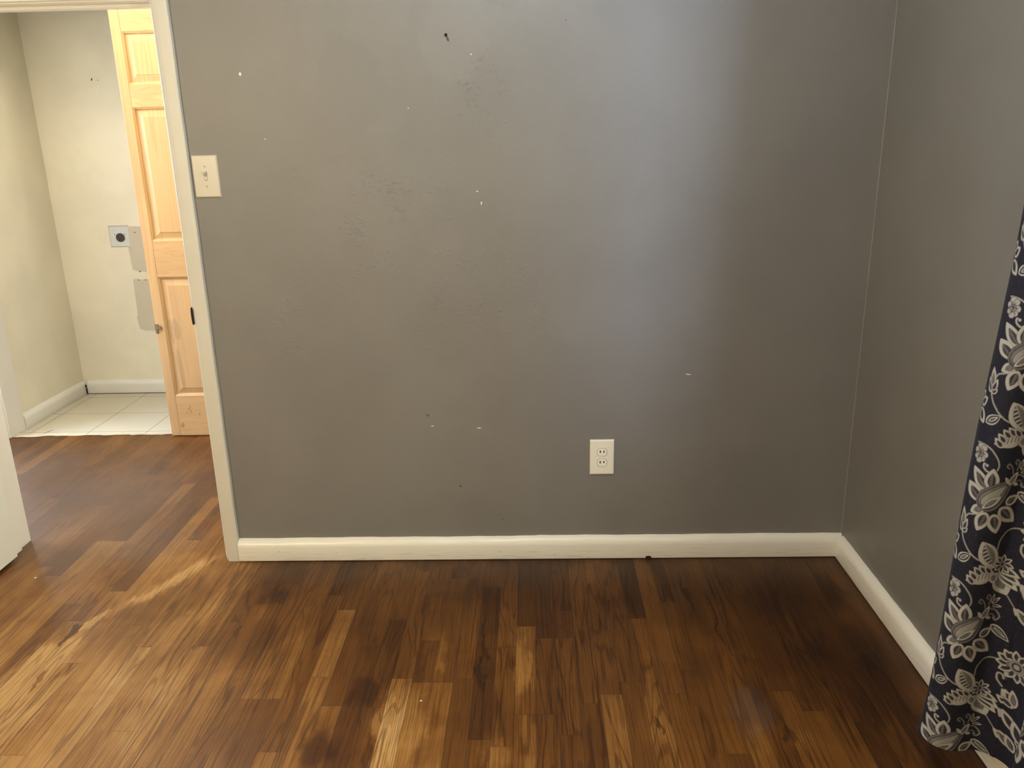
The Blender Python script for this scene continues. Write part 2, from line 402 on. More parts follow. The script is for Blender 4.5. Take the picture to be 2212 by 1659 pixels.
# end joints read off the floor: (strip index, y, tone in front (nearer), tone beyond)
J = [(-10, 2.265, .62, .38), (-8, 2.074, .25, .42), (-5, 2.096, .22, .42), (-10, 1.926, .60, None), (-9, 1.806, .5, .34), (-6, 1.919, .66, .35), (-7, 1.80, .3, .3),
     (-12, 1.835, .35, .52), (-13, 1.835, .4, .5), (-5, 1.902, .45, .25), (-4, 1.902, .5, None), (-3, 1.918, .3, .4), (-2, 2.396, .18, .38), (0, 2.167, .52, .2), (1, 2.104, .36, .17), (2, 2.104, .38, .25),
     (-1, 2.06, .42, .40), (2, 2.249, None, .2), (6, 2.206, .50, .17), (9, 2.184, .4, .36), (3, 2.166, .36, .36), (3, 1.812, .24, .42), (4, 1.849, .52, .36), (2, 1.694, .34, .52), (0, 1.771, .58, .52), (1, 1.771, .38, .36),
     (10, 2.014, .46, .40), (15, 1.74, .18, .3), (5, 1.9, .34, .36), (7, 1.85, .4, .48), (8, 1.95, .38, .38), (-11, 2.35, .45, .3), (-14, 2.42, .42, .3), (-15, 2.30, .5, .35), (-16, 2.20, .52, .45), (-4, 2.45, .42, .35), (-6, 2.5, .45, .34)]
bm = bmesh.new(); uvl = bm.loops.layers.uv.new('plank_uv'); cl = bm.loops.layers.float_color.new('plank')
i0 = int(math.floor((-3.7-PX0)/PW)); i1 = int(math.ceil((XR+.1-PX0)/PW))
YA, YB = -1.3, 3.915
for i in range(i0, i1):
    js = sorted([q for q in J if q[0] == i], key=lambda q: q[1])
    cuts = [YA]; y = YA-rnd.random()*.5
    while True:
        y += rnd.uniform(.35, 1.15)
        if y > YB-.1: break
        if y > YA+.1 and all(abs(y-q[1]) > .32 for q in js): cuts.append(y)
    cuts += [q[1] for q in js]+[YB]; cuts.sort()
    for a, b in zip(cuts, cuts[1:]):
        x_c = PX0+(i+.5)*PW
        base = float(np.interp(x_c, (-1.9, -1.2, -.8, -.45, .5, .75), (.66, .70, .56, .41, .38, .32)))  # boards on the doorway side paler: hall light put into their tone
        if a > 2.35 and x_c < -1.05: base = .46
        tone = min(.75, max(.08, rnd.gauss(base, .06)))
        for q in js:
            if abs(q[1]-b) < 1e-6 and q[2] is not None: tone = q[2]
            if abs(q[1]-a) < 1e-6 and q[3] is not None: tone = q[3]
        seed = rnd.random(); x0 = PX0+i*PW; x1 = x0+PW
        cor = [(x0, a), (x1, a), (x1, b), (x0, b)]
        f_ = bm.faces.new([bm.verts.new((x, yy, 0)) for x, yy in cor])
        for lp, (x, yy) in zip(f_.loops, cor):
            lp[uvl].uv = (x-x0, yy-a); lp[cl] = (tone, seed, (b-a)/4, 1)
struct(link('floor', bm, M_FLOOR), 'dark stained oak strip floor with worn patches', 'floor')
struct(bx('floor_laundry', (-2.84, .5, 3.915, 4.8, -.02, .002), M_TILE), 'cream square tile floor of the laundry nook', 'floor')
struct(bx('floor_slab', (-3.84, XR+.2, -1.44, 4.8, -.12, -.02), M_GAP), 'subfloor below the boards', 'floor')
# ragged edge of the tile where the boards stop
bm = bmesh.new(); r_ = random.Random(4); top = []; bot = []
for i in range(60):
    x = -2.70+i*.025
    top.append(bm.verts.new((x, 3.918, .0028))); bot.append(bm.verts.new((x, 3.895+.012*r_.random()-.010*(x+2.7 < .15), .0018)))
for i in range(59): bm.faces.new((bot[i], bot[i+1], top[i+1], top[i]))
struct(link('trim_6', bm, plain('thinset', (.56, .46, .30), .8, var=.3, scale=40)), 'rough pale edge between tile and boards', 'trim')

# ---- baseboards
PROF = [(0, .0025), (.0222, .0025), (.0232, .006), (.0230, .054), (.0224, .0585), (.0212, .0630), (.0194, .0672), (.0170, .0710), (.0140, .0744), (.0105, .0773), (.0068, .0796), (.0032, .0812), (.0, .0822)]
def wobz(t, s): return .0006*math.sin(t*9+s)+.0005*math.sin(t*31+2*s)+.0003*math.sin(t*83)
def baseboard(name, fn, t0, t1, label, mat=M_BASE):
    bm = bmesh.new(); prism(bm, PROF, fn, t0, t1, max(8, int(abs(t1-t0)*60)))
    o = link(name, bm, mat, None, True); o.data.set_sharp_from_angle(angle=.7)
    return struct(o, label, 'baseboard')
baseboard('baseboard_back', lambda t, a, b: (t, D-a, b+(wobz(t, 1)+(.0012 if t > .0 else 0))*(b > .07)), -1.062, XR-.0005, 'cream white baseboard along the large grey wall')
baseboard('baseboard_right', lambda t, a, b: (XR-a, t, b+wobz(t, 3)*(b > .07)), -1.3, D-.0235, 'cream white baseboard on the right wall running under the curtain')
baseboard('baseboard_laundry_left', lambda t, a, b: (-2.717+a, t, b), 4.012, 4.640, 'white baseboard on the left wall of the laundry nook', M_WHITE)
baseboard('baseboard_laundry_back', lambda t, a, b: (t, 4.647-a, b+.002), -2.69, .49, 'white baseboard on the back wall of the laundry nook', M_WHITE)
bm = bmesh.new()
box(bm, -.55, .35, D-.0225, D-.001, .0003, .0024); box(bm, .35, XR-.02, D-.0229, D-.001, .0003, .0024)  # shade under the baseboard laid in as dark strips
box(bm, -2.69, -2.1, 4.622, 4.64, .0022, .0045)
cyl(bm, (.392, D-.0231, .006), 'y', .0055, .0012, 10, .011)
struct(link('trim_7', bm, M_GAP), 'dark strips for shade and dirt in the gap under the baseboards', 'trim')

# ---- doorway: casing, jamb, stops, strike plate
def casing(bm, x0, x1, flip=False):
    w_ = x1-x0
    pr = [(0, 0), (0, .009), (.004, .0145), (.010, .0172), (.020, .0182), (w_-.009, .0192), (w_-.003, .0180), (w_, .0150), (w_, 0)]
    return [((x1-a) if flip else (x0+a), D-b) for a, b in pr]
bm = bmesh.new()
pr = casing(bm, -1.1135, -1.0615)
prism(bm, pr, lambda t, a, b: (a+.0005*math.sin(t*23)*(a > -1.07), b, t), .016, ZH+.06, 40)
r0 = [(-1.1135, D, 0), (-1.1135, D-.009, .012), (-1.1035, D-.0172, .003), (-1.0950, D-.0185, 0), (-1.0635, D-.0185, 0), (-1.0615, D, 0)]
box(bm, -1.1035, -1.0617, D-.0180, D, 0, .0165)
box(bm, -1.111, -1.1035, D-.011, D, .004, .0165)
c1 = link('trim_1', bm, M_CASE); struct(c1, 'white door casing strip left of the grey wall', 'trim')
bm = bmesh.new()
prism(bm, casing(bm, -1.977, -1.925, True), lambda t, a, b: (a, b, t), 0, ZH+.06, 1)
struct(link('trim_2', bm, M_WHITE), 'white door casing behind the opened white door', 'trim')
bm = bmesh.new()
box(bm, -1.977, -1.0615, D-.019, D, ZH+.004, ZH+.062, bev=.003)
struct(link('trim_3', bm, M_WHITE), 'white casing across the top of the doorway', 'trim')
bm = bmesh.new()
box(bm, XJR, XJR+.02, D, D+.138, 0, ZH+.02, bev=.0015, seg=1)
box(bm, XJL-.02, XJL, D, D+.138, 0, ZH+.02, bev=.0015, seg=1)
box(bm, XJL, XJR, D, D+.138, ZH, ZH+.02)
box(bm, XJR-.011, XJR, D+.045, D+.080, 0, ZH, bev=.002, seg=1)
box(bm, XJL, XJL+.011, D+.045, D+.080, 0, ZH, bev=.002, seg=1)
box(bm, XJL+.011, XJR-.011, D+.045, D+.080, ZH-.011, ZH, bev=.002, seg=1)
box(bm, XJL-.06, XJL-.003, D+.138, D+.156, 0, ZH+.06); box(bm, XJR+.003, XJR+.06, D+.138, D+.156, 0, ZH+.06)
box(bm, XJL-.06, XJR+.06, D+.138, D+.156, ZH+.004, ZH+.06)
jm = link('trim_4', bm, M_WHITE); struct(jm, 'white door jamb with stops lining the doorway', 'trim')
# strike plate lip: black metal curling round the jamb edge
bm = bmesh.new()
zc = .895
prof = []
for i in range(13):
    a = -1+2*i/12; prof.append((a*.029, .0048*(1-a*a)**.5))
top = [bm.verts.new((XJR-.0015-.0, D-.0195, zc+u)) for u, v_ in prof]
mid = [bm.verts.new((XJR-.0010-v_*.55, D-.0195-.002*0, zc+u)) for u, v_ in prof]
bk = [bm.verts.new((XJR-.0012, D+.02, zc+u)) for u, v_ in prof]
mk = [bm.verts.new((XJR-.0010-v_*.55, D+.005, zc+u)) for u, v_ in prof]
for i in range(12):
    bm.faces.new((top[i], top[i+1], mid[i+1], mid[i])); bm.faces.new((mid[i], mid[i+1], mk[i+1], mk[i])); bm.faces.new((mk[i], mk[i+1], bk[i+1], bk[i]))
box(bm, XJR-.0012, XJR+.0035, D-.0200, D-.0150, zc-.025, zc+.025, bev=.0008, seg=1)
sp_ = link('strike_plate', bm, M_BLACK, jm); tag(sp_, 'black metal strike plate on the edge of the white jamb')

# laundry opening jamb and casing
bm = bmesh.new()
box(bm, -2.72, -2.700, 3.876, 4.008, 0, 2.05, bev=.002, seg=1); box(bm, -1.24, -1.26, 3.876, 4.006, 0, 2.05); box(bm, -2.72, -1.24, 3.876, 4.006, 2.05, 2.07)
box(bm, -2.772, -2.712, 3.858, 3.876, 0, 2.11, bev=.003); box(bm, -1.248, -1.19, 3.858, 3.876, 0, 2.11, bev=.003)
box(bm, -2.712, -1.248, 3.858, 3.876, 2.058, 2.11)
struct(link('trim_8', bm, M_WHITE), 'white jamb and casing around the laundry opening', 'trim')

# ---- white bedroom door opened against the left
dr = bx('door_1', (-1.918, -1.883, 1.84, 2.606, .015, ZH-.006), M_DOORW, bev=.0015, seg=1)
struct(dr, 'white painted door swung open at the left edge of the picture', 'door')
bm = bmesh.new()
for zc_ in (.22, .95, 1.62):
    cyl(bm, (-1.921, 2.609, zc_), 'z', .0035, .085, 12)
link('hinge', bm, M_BLACK, dr, True)
bm = bmesh.new(); cyl(bm, (-1.872, 1.905, .90), 'x', .026, .012, 24); cyl(bm, (-1.855, 1.905, .90), 'x', .012, .03, 20); cyl(bm, (-1.832, 1.905, .90), 'x', .027, .028, 24)
link('door_knob', bm, M_BRASS, dr, True)

# ---- raw pine panelled folding door in the laundry opening
root = empty('door_2', (-1.66, 3.888, 0)); struct(root, 'raw pine panelled folding door standing in the laundry opening', 'door')
def leaf(x0, x1, first):
    yF, yB = 3.873, 3.903
    ST = .046
    zr = [(.006, .217), (.820, .991), (1.596, 1.693), (1.916, 2.028)]
    bm = bmesh.new(); box(bm, x0, x0+ST, yF, yB, .006, 2.028, bev=.0025)
    link('stile', bm, M_PINE_V, root)
    bm = bmesh.new(); box(bm, x1-ST, x1, yF, yB, .006, 2.028, bev=.0025)
    link('stile', bm, M_PINE_V, root)
    for a, b in zr:
        bm = bmesh.new(); box(bm, x0+ST, x1-ST, yF+.0005, yB-.0005, a, b, bev=.0008, seg=1); link('rail', bm, M_PINE_H, root)
    for (a0, a), (b, b1) in zip(zr, zr[1:]):
        bm = bmesh.new(); X0, X1, Z0, Z1 = x0+ST, x1-ST, a, b
        # sticking, sunk field, raised centre
        loops = [(0, .0), (.004, .0022), (.0085, .0045), (.011, .0100), (.014, .0105), (.040, .0045), (.042, .0030)]
        rings = []
        for ins, dep in loops:
            rings.append([bm.verts.new((xx, yF+.0005+dep, zz)) for xx, zz in ((X0+ins, Z0+ins), (X1-ins, Z0+ins), (X1-ins, Z1-ins), (X0+ins, Z1-ins))])
        for r0_, r1_ in zip(rings, rings[1:]):
            for i in range(4): bm.faces.new((r0_[i], r0_[(i+1) % 4], r1_[(i+1) % 4], r1_[i]))
        bm.faces.new(rings[-1])
        bk_ = [bm.verts.new((xx, yB-.004, zz)) for xx, zz in ((X0, Z0), (X1, Z0), (X1, Z1), (X0, Z1))]
        bm.faces.new(bk_[::-1])
        for i in range(4): bm.faces.new((rings[0][i], bk_[i], bk_[(i+1) % 4], rings[0][(i+1) % 4]))
        link('door_panel', bm, M_PINE_V, root)
leaf(-1.858, -1.556, True); leaf(-1.553, -1.262, False)
bm = bmesh.new()
box(bm, -1.8595, -1.842, 3.868, 3.8735, .560, .588, bev=.001, seg=1); box(bm, -1.8595, -1.847, 3.869, 3.8733, .541, .560, bev=.001, seg=1)
cyl(bm, (-1.838, 3.871, .570), 'y', .0075, .005, 14)
tag(link('door_catch', bm, M_BRASS, root), 'small tarnished metal catch')

# ---- wall fittings
def rounded(bm, x0, x1, y_back, y_front, z0, z1, bev):
    """plate on a wall facing -y"""
    rings = []
    for ins, y in ((0, y_back), (0, y_back-.0018), (bev*.35, y_front+.0012), (bev, y_front)):
        rings.append([bm.verts.new(p) for p in ((x0+ins, y, z0+ins), (x1-ins, y, z0+ins), (x1-ins, y, z1-ins), (x0+ins, y, z1-ins))])
    for a, b in zip(rings, rings[1:]):
        for i in range(4): bm.faces.new((a[i], a[(i+1) % 4], b[(i+1) % 4], b[i]))
    bm.faces.new(rings[-1]); bm.faces.new(rings[0][::-1])
# outlet
ox0, ox1, oz0, oz1 = .1853, .2682, .3150, .4420
oc = (ox0+ox1)/2; ozc = (oz0+oz1)/2
ro = empty('electrical_outlet', (oc, D, oz0)); tag(ro, 'white two-gang slot electrical outlet low on the grey wall', 'outlet')
ro['label'] = 'white duplex electrical outlet low on the large grey wall'
bm = bmesh.new(); rounded(bm, ox0, ox1, D-.0002, D-.0065, oz0, oz1, .0045); link('wall_plate', bm, M_PLATE, ro)
def receptacle(zc):
    bm = bmesh.new(); pts = []
    for i in range(40):
        a = 2*PI*i/40; x = .0168*math.cos(a); z = .0168*math.sin(a)
        z = max(-.0135, min(.0135, z)); pts.append((x, z))
    rr = []
    for s, y in ((.99, D-.0062), (.985, D-.0078), (.96, D-.0085), (.90, D-.0088)):
        rr.append([bm.verts.new((oc+x*s, y, zc+z*s)) for x, z in pts])
    for a, b in zip(rr, rr[1:]):
        for i in range(40): bm.faces.new((a[i], a[(i+1) % 40], b[(i+1) % 40], b[i]))
    bm.faces.new(rr[-1])
    o = link('receptacle', bm, M_SOCK, ro)
    bm = bmesh.new(); a_ = [bm.verts.new((oc+x*1.075, D-.00670, zc+z*1.085+.0002)) for x, z in pts]; b_ = [bm.verts.new((oc+x*1.075, D-.00640, zc+z*1.085+.0002)) for x, z in pts]
    bm.faces.new(a_); bm.faces.new(b_[::-1])
    for i in range(40): bm.faces.new((a_[i], b_[i], b_[(i+1) % 40], a_[(i+1) % 40]))
    link('receptacle_shade_ring', bm, M_RINGSHADE, o)  # recess shade around the socket, painted as a darker ring
    for sx_, hh_ in ((-.0062, .0046), (.0062, .0040)):
        bm = bmesh.new(); box(bm, oc+sx_-.0018, oc+sx_+.0018, D-.0092, D-.0086, zc+.0030-hh_, zc+.0030+hh_)
        link('slot', bm, M_SLOT, o)
receptacle(ozc+.0190); receptacle(ozc-.0190)
bm = bmesh.new(); cyl(bm, (oc, D-.0068, ozc), 'y', .0030, .0012, 16); box(bm, oc-.0024, oc+.0024, D-.0076, D-.0073, ozc-.0004, ozc+.0004)
link('screw', bm, M_PLATE, ro)
# light switch
sx0, sx1, sz0, sz1 = -1.0545, -.9735, 1.2710, 1.3990
sc = (sx0+sx1)/2; szc = (sz0+sz1)/2
rs = empty('light_switch', (sc, D, sz0)); tag(rs, 'ivory toggle light switch beside the door casing', 'light switch')
bm = bmesh.new(); rounded(bm, sx0, sx1, D-.0002, D-.0065, sz0, sz1, .0042); link('wall_plate', bm, M_SWP, rs)
bm = bmesh.new(); box(bm, sc-.0048, sc+.0048, D-.0070, D-.0060, szc-.0125, szc+.0125)
fr = link('toggle_opening', bm, plain('switch_recess', (.30, .25, .19), .6), rs)
bm = bmesh.new()
A = [(-.0038, D-.0068, .000), (.0038, D-.0068, .000), (.0038, D-.0068, .0095), (-.0038, D-.0068, .0095)]
B = [(-.0030, D-.0185, .0105), (.0030, D-.0185, .0105), (.0030, D-.0172, .0160), (-.0030, D-.0172, .0160)]
va = [bm.verts.new((sc+x, y, szc+z)) for x, y, z in A]; vb = [bm.verts.new((sc+x, y, szc+z)) for x, y, z in B]
for i in range(4): bm.faces.new((va[i], va[(i+1) % 4], vb[(i+1) % 4], vb[i]))
bm.faces.new(va[::-1]); bm.faces.new(vb)
box(bm, sc-.0038, sc+.0038, D-.0078, D-.0066, szc-.0105, szc-.0005)
bmesh.ops.bevel(bm, geom=bm.edges[:], offset=.0006, segments=1, affect='EDGES')
link('toggle', bm, M_SWP, rs)
for dz in (.0302, -.0302):
    bm = bmesh.new(); cyl(bm, (sc, D-.0070, szc+dz), 'y', .0033, .0014, 16)
    o = link('screw', bm, M_SWP, rs)
    bm = bmesh.new(); box(bm, sc-.0027, sc+.0027, D-.0080, D-.0076, szc+dz-.0006, szc+dz+.0006)
    bmesh.ops.rotate(bm, verts=bm.verts, cent=(sc, D, szc+dz), matrix=Matrix.Rotation(.9 if dz > 0 else 1.5, 3, 'Y'))
    link('screw_slot', bm, M_SLOT, o)
# nail hole with torn paint
bm = bmesh.new(); cyl(bm, (-.2475, D-.0004, 1.7245), 'y', .0048, .0010, 20, .0045)
bmesh.ops.create_circle(bm, radius=.0001, segments=3)
bm2 = bmesh.new(); bm.free(); bm = bm2
cyl(bm, (-.2475, D-.0004, 1.7245), 'y', .0052, .0010, 20, .0046)
tag(link('anchor_hole', bm, M_SLOT), 'dark screw anchor hole high on the grey wall', 'hole')
bm = bmesh.new(); cyl(bm, (-.2425, D-.0003, 1.7135), 'y', .0072, .0008, 20, .0032)
bmesh.ops.rotate(bm, verts=bm.verts, cent=(-.2425, D, 1.7135), matrix=Matrix.Rotation(-.35, 3, 'Y'))
link('torn_paint', bm, plain('torn', (.07, .06, .05), .8), bpy.data.objects['anchor_hole'])

# dryer outlet in the laundry nook
YL = 4.647
rd = empty('dryer_outlet', (-2.36, YL, .88)); tag(rd, 'square metal dryer outlet with round black socket on the laundry wall', 'outlet')
bm = bmesh.new(); box(bm, -2.412, -2.300, YL-.004, YL, .877, .992, bev=.001, seg=1); link('cover_plate', bm, M_STEEL, rd)
bm = bmesh.new(); cyl(bm, (-2.351, YL-.006, .928), 'y', .0245, .006, 32)
s1 = link('socket', bm, plain('socket_black', (.035, .026, .02), .5, var=.3, scale=80), rd)
bm = bmesh.new()
for a in (.3, 2.4, 4.4): box(bm, -2.351+.011*math.cos(a)-.0015, -2.351+.011*math.cos(a)+.0015, YL-.0096, YL-.0088, .928+.011*math.sin(a)-.004, .928+.011*math.sin(a)+.004)
link('slot', bm, M_SLOT, s1)
for dx in (-.030, .027):
    bm = bmesh.new(); cyl(bm, (-2.351+dx, YL-.0045, .945), 'y', .003, .002, 12); link('screw', bm, M_BRASS, rd)
bm = bmesh.new()
box(bm, -2.4145, -2.2985, YL-.0012, YL, .8745, .8765); box(bm, -2.4145, -2.412, YL-.0012, YL, .8765, .994); box(bm, -2.4145, -2.2985, YL-.0012, YL, .992, .9945)
link('edge_shade_strips', bm, plain('plate_edge_shade', (.25, .25, .2), .8), rd)  # edge shade of the plate, laid on as thin darker strips
# two bare board cover pieces
def board(name, outline, label):
    bm = bmesh.new(); a = [bm.verts.new((x, YL-.0030, z)) for x, z in outline]; b = [bm.verts.new((x, YL, z)) for x, z in outline]
    n = len(a); bm.faces.new(a); bm.faces.new(b[::-1])
    for i in range(n): bm.faces.new((a[i], b[i], b[(i+1) % n], a[(i+1) % n]))
    o = link(name, bm, M_BOARD); tag(o, label, 'board', 'beige board pieces on the laundry wall'); return o
b1 = board('cover_board', [(-2.304, .990), (-2.10, .984), (-2.10, .730), (-2.215, .733), (-2.235, .729), (-2.26, .731), (-2.29, .735), (-2.310, .742), (-2.316, .86)],
      'beige bare board piece beside the metal dryer outlet')
bm = bmesh.new(); cyl(bm, (-2.264, YL-.0034, .955), 'y', .0035, .001, 12); link('screw_hole', bm, M_SLOT, b1)
b2 = board('cover_board', [(-2.318, .686), (-2.30, .690), (-2.27, .684), (-2.24, .687), (-2.21, .680), (-2.10, .682), (-2.10, .379), (-2.23, .381), (-2.29, .384), (-2.322, .392), (-2.330, .46), (-2.322, .48)],
      'lower beige bare board piece, above the laundry baseboard')
for (x, z) in ((-2.27, .728), (-2.215, .730)):
    bm = bmesh.new(); cyl(bm, (x, YL-.0020, z+.004), 'y', .005, .0035, 8, .007); link('torn_edge', bm, plain('torn_board', (.38, .24, .12), .9), b1)
for (x, z) in ((-2.285, .680), (-2.245, .681), (-2.225, .680)):
    bm = bmesh.new(); cyl(bm, (x, YL-.0020, z+.001), 'y', .004, .0035, 8, .006); link('torn_edge', bm, plain('torn_board', (.38, .24, .12), .9), b2)
# dark broken corner of the laundry baseboards
bm = bmesh.new(); box(bm, -2.694, -2.689, 4.612, 4.622, .045, .060); box(bm, -2.694, -2.6895, 4.615, 4.624, .003, .04)
struct(link('trim_9', bm, M_GAP), 'dark gap in the corner of the laundry baseboards', 'trim')

# crumbs on the floor
def chip(x, y, s, label):
    bm = bmesh.new(); bmesh.ops.create_icosphere(bm, subdivisions=1, radius=s)
    r = random.Random(int(x*1000))
    for v_ in bm.verts: v_.co = Vector((v_.co.x*r.uniform(.8, 1.5), v_.co.y*r.uniform(.6, 1.1), v_.co.z*.5)); 
    mn = min(v_.co.z for v_ in bm.verts)
    for v_ in bm.verts: v_.co += Vector((x, y, -mn+.0002))
    tag(link('paint_chip', bm, M_CHIP), label, 'paint chip')
chip(-1.744, 2.475, .0038, 'tiny white paint chip on the boards near the white door')
chip(-.314, 1.823, .0032, 'tiny pale chip on the boards below the middle of the wall')

# ------------------------------------------------------------------ window (right wall, behind the curtain)
rw = empty('window_1', (XR, (WY0+WY1)/2, WZ0)); struct(rw, 'window in the right wall beside the curtain', 'window')
bm = bmesh.new()
for (a, b, c, d) in ((WY0, WY0+.05, WZ0, WZ1), (WY1-.05, WY1, WZ0, WZ1), (WY0, WY1, WZ0, WZ0+.05), (WY0, WY1, WZ1-.05, WZ1), (WY0, WY1, (WZ0+WZ1)/2-.02, (WZ0+WZ1)/2+.02)):
    box(bm, XR+.05, XR+.085, a, b, c, d)
link('window_frame', bm, M_WHITE, rw)
bm = bmesh.new(); box(bm, XR-.02, XR+.14, WY0-.03, WY1+.03, WZ0-.022, WZ0)
link('window_sill', bm, M_WHITE, rw)

# ------------------------------------------------------------------ curtain
REP = .305
def K(cx, cy, c0=(1000, 930)):
    dz = -(cy-c0[1])*.2565e-3
    dx = ((cx-c0[0])*.2411e-3*1000-dz*1000*.150)/1050
    return dx, dz
def weave(Ux, V):
    """woven floral pattern: Ux metres across, V metres up -> cream, grey amounts"""
    cream = np.zeros_like(Ux); grey = np.zeros_like(Ux)
    AA = .0006
    def smooth(d): return np.clip(.5-d/(2*AA), 0, 1)
    def over(mask, c, g):
        nonlocal cream, grey
        cream = cream*(1-mask)+c*mask; grey = grey*(1-mask)+g*mask
    def leafd(p0, p1, w_, q=.9, V_=V):
        ax, ay = K(*p0); bx_, by = K(*p1); L = math.hypot(bx_-ax, by-ay); w_ = w_*.23e-3
        w_ *= 1.07
        ux, uy = (bx_-ax)/L, (by-ay)/L
        t = ((Ux-ax)*ux+(V_-ay)*uy)/L; n_ = -(Ux-ax)*uy+(V_-ay)*ux
        tc = np.clip(t, 0, 1)
        hw = w_/2*np.sin(PI*tc**q)**.8
        d = np.abs(n_)-hw
        return np.where((t > 0) & (t < 1), d, .01), t, n_, L
    def petal(p0, p1, w_, V_, inner='dark', edge=5, q=.8):
        d, t, n_, L = leafd(p0, p1, w_, q, V_)
        e = edge*.23e-3
        over(smooth(d-e*.55), 0, 0); over(smooth(d), 1, 0)
        if inner:
            a = (p0[0]+(p1[0]-p0[0])*.12, p0[1]+(p1[1]-p0[1])*.12); b = (p0[0]+(p1[0]-p0[0])*.78, p0[1]+(p1[1]-p0[1])*.78)
            d2, t2, n2, L2 = leafd(a, b, w_*.55, q, V_)
            zig = .0007*np.sin(t2*L2/.0026*2*PI)
            over(smooth(d2+zig), 0, .15)
            if inner == 'scrib':
                over(smooth(np.abs(n2+.0012*np.sin(t2*L2/.0045*2*PI))-.0006)*smooth(d2+.0014), .55, .4)
                over(smooth(np.abs(n2-.003+.001*np.sin(t2*L2/.004*2*PI))-.0005)*smooth(d2+.0014), .35, .4)
            if inner == 'ribs':
                rb = np.abs(np.mod(t2*L2-np.abs(n2)*.9, .0042)-.0021)-.0008
                over(smooth(rb)*smooth(d2+.001), .8, 0)
    def disc(c, r, V_, col=(1, 0)):
        ax, ay = K(*c); d = np.hypot(Ux-ax, V_-ay)-r*.23e-3
        over(smooth(d-.0009), 0, 0); over(smooth(d), *col)
    def stroke(pts, w_, V_, col=(.75, .2)):
        P = [K(*p) for p in pts]
        # resample as a smooth spline
        Q = []
        n_ = len(P)
        for i in range(n_-1):
            p0 = P[max(i-1, 0)]; p1 = P[i]; p2 = P[i+1]; p3 = P[min(i+2, n_-1)]
            for j in range(6):
                t = j/6
                Q.append(tuple(.5*((2*p1[c])+(-p0[c]+p2[c])*t+(2*p0[c]-5*p1[c]+4*p2[c]-p3[c])*t*t+(-p0[c]+3*p1[c]-3*p2[c]+p3[c])*t**3) for c in (0, 1)))
        Q.append(P[-1]); d = np.full_like(Ux, 1.)
        for a, b in zip(Q, Q[1:]):
            vx, vy = b[0]-a[0], b[1]-a[1]; l2 = vx*vx+vy*vy+1e-12
            t = np.clip(((Ux-a[0])*vx+(V_-a[1])*vy)/l2, 0, 1)
            d = np.minimum(d, np.hypot(Ux-a[0]-t*vx, V_-a[1]-t*vy))
        over(smooth(d-w_*.23e-3/2), *col)
    def cell(V_):
        # vines
        stroke([(845, 478), (900, 476), (970, 500), (1025, 560), (1048, 620), (1035, 665)], 13, V_)
        stroke([(990, 690), (950, 690), (918, 665), (920, 632), (950, 640)], 16, V_, (.9, .1)); disc((945, 640), 13, V_, (.9, .1))
        stroke([(770, 1125), (800, 1085), (850, 1070)], 14, V_)
        stroke([(742, 1240), (765, 1310), (815, 1380), (870, 1425), (925, 1450)], 13, V_)
        stroke([(1085, 1350), (1105, 1270), (1170, 1195), (1250, 1165), (1330, 1165), (1400, 1220), (1430, 1310)], 13, V_, (.6, .3))
        stroke([(1180, 1740), (1240, 1830), (1300, 1900)], 11, V_, (.6, .3))
        # medallion flower at the vine end
        for c in ((880, 505, 34), (912, 512, 26), (918, 562, 30), (900, 600, 24), (868, 615, 26), (842, 590, 22), (846, 540, 28)): disc(c[:2], c[2], V_, (.85, .15))
        disc((878, 560), 30, V_, (.55, .3))
        for a in range(6):
            x, y = 878, 558; stroke([(x, y), (x+46*math.cos(a*1.05), y+48*math.sin(a*1.05))], 5, V_, (0, .2))
        stroke([(845, 560), (880, 548), (915, 562)], 5, V_, (0, .1)); stroke([(868, 520), (880, 560), (860, 600)], 5, V_, (0, .1))
        # bud at the left edge
        petal((745, 1240), (745, 1040), 60, V_, 'ribs', 5, 1.1)
        petal((748, 1245), (795, 1125), 50, V_, 'dark'); petal((748, 1250), (800, 1205), 42, V_, 'dark'); petal((742, 1245), (700, 1180), 50, V_, 'dark'); petal((742, 1245), (695, 1130), 40, V_, 'dark')
        # petals of the neighbouring bloom showing at the edge
        petal((600, 1370), (712, 1295), 90, V_, 'dark'); petal((600, 1400), (692, 1505), 100, V_, 'dark')
        petal((590, 1340), (650, 1250), 70, V_, 'dark')
        # small outlined leaf
        petal((715, 1490), (842, 1408), 86, V_, None); d, t, n_, L = leafd((724, 1484), (834, 1414), 62, .9, V_); over(smooth(d), 0, 0)
        petal((738, 1474), (822, 1422), 36, V_, 'ribs', 1)
        petal((1242, 853), (1395, 965), 78, V_, None); d, t, n_, L = leafd((1255, 864), (1383, 956), 55, .9, V_); over(smooth(d), 0, 0)
        petal((1270, 876), (1370, 945), 26, V_, 'ribs', 1)
        # lily cluster
        petal((1062, 1520), (938, 1283), 165, V_, None, 6, 1.0)
        d, t, n_, L = leafd((1050, 1490), (960, 1310), 100, 1.0, V_)
        over(smooth(np.maximum(d, -n_)), 0, .1)
        rb = np.abs(np.mod(t*L, .0085)-.00425)-.0023
        over(smooth(np.maximum(np.maximum(d+.0005, -n_-.0), rb)), .85, .1)
        d, t, n_, L = leafd((1055, 1500), (965, 1300), 90, 1.0, V_)
        over(smooth(np.maximum(d, n_)), .15, .8)
        petal((1065, 1560), (800, 1640), 130, V_, None, 6, .8)
        for i in range(6):
            t_ = .16+.12*i; x = 1065-265*t_; y = 1560+80*t_
            stroke([(x, y-26), (x-16, y+22)], 6, V_, (0, .1))
        for (x, y) in ((840, 1560), (880, 1520), (925, 1500), (975, 1505), (815, 1600)):
            petal((x+62, y+62), (x-8, y-12), 56, V_, 'dark', 4)
        petal((1080, 1560), (1185, 1755), 150, V_, 'ribs', 6, 1.1)
